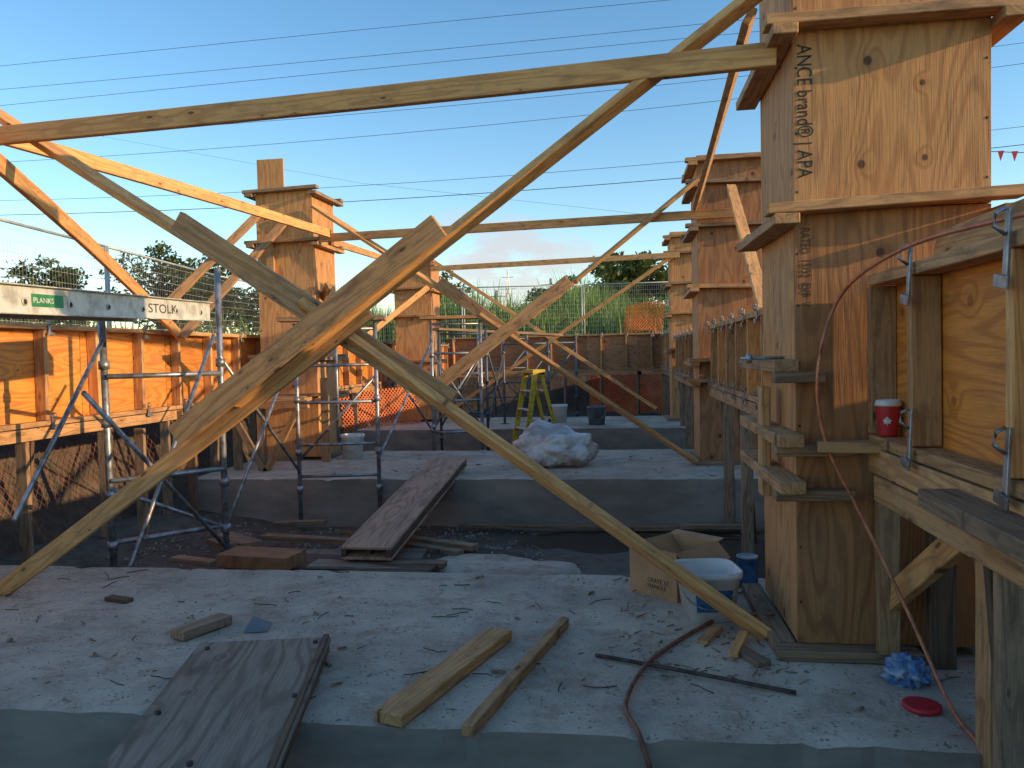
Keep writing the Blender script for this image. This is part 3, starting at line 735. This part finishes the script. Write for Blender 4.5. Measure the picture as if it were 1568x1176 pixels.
# ------------------------------------------------------------------ vegetation
def blades(name,mat,n,reg,h0,h1,w,gz):
    vs=[];fs=[]
    for i in range(n):
        x=random.uniform(reg[0],reg[1]);y=random.uniform(reg[2],reg[3])
        k=.8+.5*noise.noise(V((x*.35,y*.35,2)))
        h=random.uniform(h0,h1)*k; a=random.uniform(0,math.pi); dx,dy=math.cos(a)*w,math.sin(a)*w
        lx,ly=random.gauss(0,.16)*h,random.gauss(0,.16)*h; z=gz
        b0=len(vs)
        vs+= [(x-dx,y-dy,z),(x+dx,y+dy,z),(x+dx+lx*.35,y+dy+ly*.35,z+h*.6),(x-dx+lx*.35,y-dy+ly*.35,z+h*.6),(x+lx,y+ly,z+h)]
        fs+= [(b0,b0+1,b0+2,b0+3),(b0+3,b0+2,b0+4)]
    return mesh(name,vs,fs,mat)
blades('reeds','reed',11000,(-9,8,23.2,28),1.4,2.7,.024,1.1)
blades('tall_grass','weed',6000,(-16,-6.8,8,26),.6,1.5,.016,.85)
blades('tall_grass','weed',2500,(-9,3,20.8,23),.3,.8,.015,1.1)
blades('tall_grass','weed',3500,(3.2,14,9,26),.4,1.1,.015,1.0)
def tree(loc,h,r,seed,n=5200,leaf=.12,name='leafy_tree'):
    random.seed(seed); E=empty(name,loc); cl=[]
    vs=[];fs=[]
    def limb(p,q,r0,r1):
        d=(q-p).normalized(); s=d.cross(V((.3,1,.2))).normalized(); t=s.cross(d); b0=len(vs)
        for c_,rr in((p,r0),(p.lerp(q,.5)+s*.06*r0*4,(r0+r1)/2),(q,r1)):
            for k in range(6): an=k*math.pi/3; vs.append(tuple(c_+s*math.cos(an)*rr+t*math.sin(an)*rr))
        for j in range(2):
            for k in range(6): fs.append((b0+j*6+k,b0+j*6+(k+1)%6,b0+j*6+6+(k+1)%6,b0+j*6+6+k))
    top=V((random.uniform(-.3,.3),random.uniform(-.3,.3),h*.8)); limb(V((0,0,-.3)),top,h*.03,h*.008)
    for i in range(15):
        u=random.uniform(.25,.95); p=V((0,0,0)).lerp(top,u); a=random.uniform(0,6.28); l=r*random.uniform(.5,1.0)*(1.15-.5*u)
        q=p+V((math.cos(a)*l,math.sin(a)*l,l*random.uniform(.2,.7))); limb(p,q,h*.012,h*.003); cl.append((q,r*random.uniform(.22,.42)))
        for _ in range(3):
            q2=p.lerp(q,random.uniform(.4,1))+V((random.gauss(0,1),random.gauss(0,1),random.gauss(.3,.8)))*r*.22; limb(p.lerp(q,.6),q2,h*.005,h*.002); cl.append((q2,r*random.uniform(.14,.3)))
    cl.append((top,r*.3)); cl.append((top+V((0,0,h*.12)),r*.2))
    mesh('trunk_and_limbs',vs,fs,'bark',E)
    vs=[];fs=[]; tot=sum(c_[1]**2 for c_ in cl)
    for c_,rr in cl:
        for _ in range(int(n*rr*rr/tot)):
            v=V((random.gauss(0,1),random.gauss(0,1),random.gauss(0,1))).normalized()*rr*random.random()**.45; v.z*=.75
            p=c_+v; a=V((random.gauss(0,1),random.gauss(0,1),random.gauss(0,1))).normalized(); s=a.cross(V((random.random(),.5,random.random()))).normalized()
            k=leaf*random.uniform(.6,1.3); b0=len(vs)
            vs+= [tuple(p-a*k),tuple(p+s*k*.5),tuple(p+a*k),tuple(p-s*k*.5)]; fs.append((b0,b0+1,b0+2,b0+3))
    mesh('foliage',vs,fs,'leaf',E)
tree((-25,31,.9),5.2,2.1,1)
tree((-20.5,32,.9),5.9,2.4,2)
tree((-18.3,33,.9),5.4,2.2,12)
tree((-15.5,33,.9),4.6,2.0,3)
tree((-30,33,.9),4.6,2.2,5)
tree((-10.5,45,.9),4.8,2.6,4)
tree((-1.0,58,.9),7.6,3.6,6,6500,.2)
tree((1.5,60,.9),7.2,3.4,7,6500,.2)
tree((-4.5,60,.9),5.4,3.0,8,5000,.2)
tree((-35,38,.9),5.0,2.6,9)
tree((26,50,.9),6,3,10)
random.seed(3)
vs=[];fs=[]
for i in range(22000):
    a=random.uniform(-1.2,.9); R=random.uniform(95,125); x=math.sin(a)*R; y=math.cos(a)*R
    hh=(2.6+3.2*max(0,noise.noise(V((a*9,0,1)))+.3)+1.2*noise.noise(V((a*40,0,2))))
    z=1+hh*random.random()**.6; k=random.uniform(.25,.6); d1=V((random.gauss(0,1),random.gauss(0,1),random.gauss(0,1))).normalized(); s=d1.cross(V((.3,.4,.9))).normalized(); p=V((x,y,z)); b0=len(vs)
    vs+= [tuple(p-d1*k),tuple(p+s*k*.6),tuple(p+d1*k),tuple(p-s*k*.6)]; fs.append((b0,b0+1,b0+2,b0+3))
mesh('distant_trees',vs,fs,'leaf')
# ------------------------------------------------------------------ power lines & poles
paths=[]
for zl,zm,zr in((9.75,9.85,11.0),(10.6,10.7,11.9),(13.0,13.6,15.0),(14.4,14.8,16.0),(16.6,17.2,17.6),(17.5,17.9,18.4),(19.0,19.4,19.6)):
    p=[]
    for k in range(41):
        x=-60+k*3.0
        A0,A1,A2=-29.5,0.5,25
        z=zl*(x-A1)*(x-A2)/((A0-A1)*(A0-A2))+zm*(x-A0)*(x-A2)/((A1-A0)*(A1-A2))+zr*(x-A0)*(x-A1)/((A2-A0)*(A2-A1))
        p.append((x,40+(zl-9)*.15,z))
    paths.append((p,.018 if zl<10 else .012))
tubes('power_lines',paths,.012,'cable',sides=5)
tubes('power_lines',[([(-60,43,19+0),(-30,42,14.6),(-14,41,10.8),(5,40,7.6)],.006)],.006,'cable',sides=4)
for x in(-60,60):
    E=empty('utility_pole',(x,40.6,.8)); tubes('pole',[[(0,0,-.5),(0,0,19.5)]],.17,'bark',E,10)
    for z in(9,10.6,13,15,17,18.5): tubes('crossarm',[[(0,-1.2,z),(0,1.2,z)]],.05,'bark',E,6)
E=empty('transmission_tower',(-18.6,130,1))
tp=[]
for sx in(-1,1):
    for sy in(-1,1): tp.append([(sx*.9,sy*.9,0),(sx*.3,sy*.3,12),(0,0,15)])
for k in range(6):
    z0=k*2;z1=z0+2;w0=.9-.6*z0/12;w1=.9-.6*z1/12
    for s in(-1,1): tp+= [[(-w0,s*w0,z0),(w1,s*w1,z1)],[(w0,s*w0,z0),(-w1,s*w1,z1)]]
tp+= [[(-1.4,0,11.5),(1.4,0,11.5)],[(-1,0,13.5),(1,0,13.5)]]
tubes('lattice',tp,.05,'wire',E,4)
for x,y,h in((-5.2,60,6.2),(-9.8,62,5.6),(9,55,8)):
    E=empty('utility_pole',(x,y,.9)); tubes('pole',[[(0,0,0),(0,0,h)]],.11,'wire',E,8); tubes('crossarm',[[(-.8,0,h-.5),(.8,0,h-.5)]],.05,'wire',E,6)
E=empty('pennant_string',(7,13,4)); pts=[(k*.4-2.4,k*.02,.25*((k-6)/6)**2+.1) for k in range(13)]
tubes('string',[pts],.006,'cable',E,4); vs=[];fs=[]
for k in range(24):
    x=-2.3+k*.2; z=.25*(x/2.4)**2+.1; vs+= [(x-.05,0,z),(x+.05,0,z),(x,.01,z-.16)]; fs.append((3*k,3*k+1,3*k+2))
mesh('pennants',vs,fs,'red',E)
for s in(-1,1):
    tubes('mast',[[(s*2.4,0,-3.2),(s*2.4,0,.4)]],.03,'steel',E,8)
# ------------------------------------------------------------------ sky, sun, camera
SE,SA=14.0,-9.0
w=bpy.data.worlds.new('World'); S.world=w; w.use_nodes=True; nt=w.node_tree
bg=nt.nodes['Background']; sky=N(nt,'ShaderNodeTexSky'); sky.sky_type='NISHITA'; sky.sun_disc=False
sky.sun_elevation=math.radians(SE); sky.sun_rotation=math.radians(90-SA); sky.air_density=1.0; sky.dust_density=.2; sky.ozone_density=1.3
hsv=N(nt,'ShaderNodeHueSaturation'); L(nt,sky.outputs[0],hsv.inputs['Color']); hsv.inputs['Saturation'].default_value=1.28; hsv.inputs['Value'].default_value=1.75
tc=N(nt,'ShaderNodeTexCoord'); sp=N(nt,'ShaderNodeSeparateXYZ'); L(nt,tc.outputs['Generated'],sp.inputs[0])
mp=N(nt,'ShaderNodeMapping'); mp.inputs['Scale'].default_value=(1,1,2.6); L(nt,tc.outputs['Generated'],mp.inputs[0])
cn=noi(nt,mp.outputs[0],9,7,.6)
# a small bank of cumulus low in the north-north-west
dt=N(nt,'ShaderNodeVectorMath',operation='DISTANCE'); mp2=N(nt,'ShaderNodeMapping'); mp2.inputs['Scale'].default_value=(1,1,1.9); L(nt,tc.outputs['Generated'],mp2.inputs[0])
L(nt,mp2.outputs[0],dt.inputs[0]); dt.inputs[1].default_value=(-.135,.98,.235)
loc_=math_(nt,'SUBTRACT',1,ramp(nt,dt.outputs['Value'],.02,.20))
wid=math_(nt,'MULTIPLY',ramp(nt,sp.outputs[2],.02,.06),math_(nt,'SUBTRACT',1,ramp(nt,sp.outputs[2],.09,.16)))
cv=math_(nt,'ADD',cn,math_(nt,'ADD',math_(nt,'MULTIPLY',loc_,.22),math_(nt,'MULTIPLY',wid,.05)))
cm=math_(nt,'MULTIPLY',ramp(nt,cv,.58,.74),math_(nt,'MAXIMUM',loc_,math_(nt,'MULTIPLY',wid,.6)))
L(nt,mix(nt,math_(nt,'MULTIPLY',cm,.75),hsv.outputs[0],(5.0,4.6,4.7)),bg.inputs[0]); bg.inputs[1].default_value=.15
sd=bpy.data.lights.new('sun','SUN'); sd.energy=5; sd.angle=math.radians(.5); sd.color=(1,.71,.38)
so=link(bpy.data.objects.new('sun',sd))
dirv=V((math.cos(math.radians(SE))*math.cos(math.radians(SA)),math.cos(math.radians(SE))*math.sin(math.radians(SA)),math.sin(math.radians(SE))))
so.rotation_euler=dirv.to_track_quat('Z','Y').to_euler(); so.location=(20,-3,10)
yaw,pit,rol=math.radians(8),math.radians(-2.09),math.radians(1.3)
fw=V((-math.sin(yaw)*math.cos(pit),math.cos(yaw)*math.cos(pit),math.sin(pit)))
r=V((math.cos(yaw),math.sin(yaw),0)); u=r.cross(fw)
r2=r*math.cos(rol)-u*math.sin(rol); u2=u*math.cos(rol)+r*math.sin(rol)
cd=bpy.data.cameras.new('camera'); cam=link(bpy.data.objects.new('camera',cd))
cam.matrix_world=Matrix.Translation((0,0,1.15))@Matrix((r2,u2,-fw)).transposed().to_4x4()
cd.sensor_width=36; cd.lens=36*1180/1568; cd.clip_start=.05; cd.clip_end=2000
S.camera=cam
S.view_settings.view_transform='Standard'; S.view_settings.look='None'; S.view_settings.exposure=0
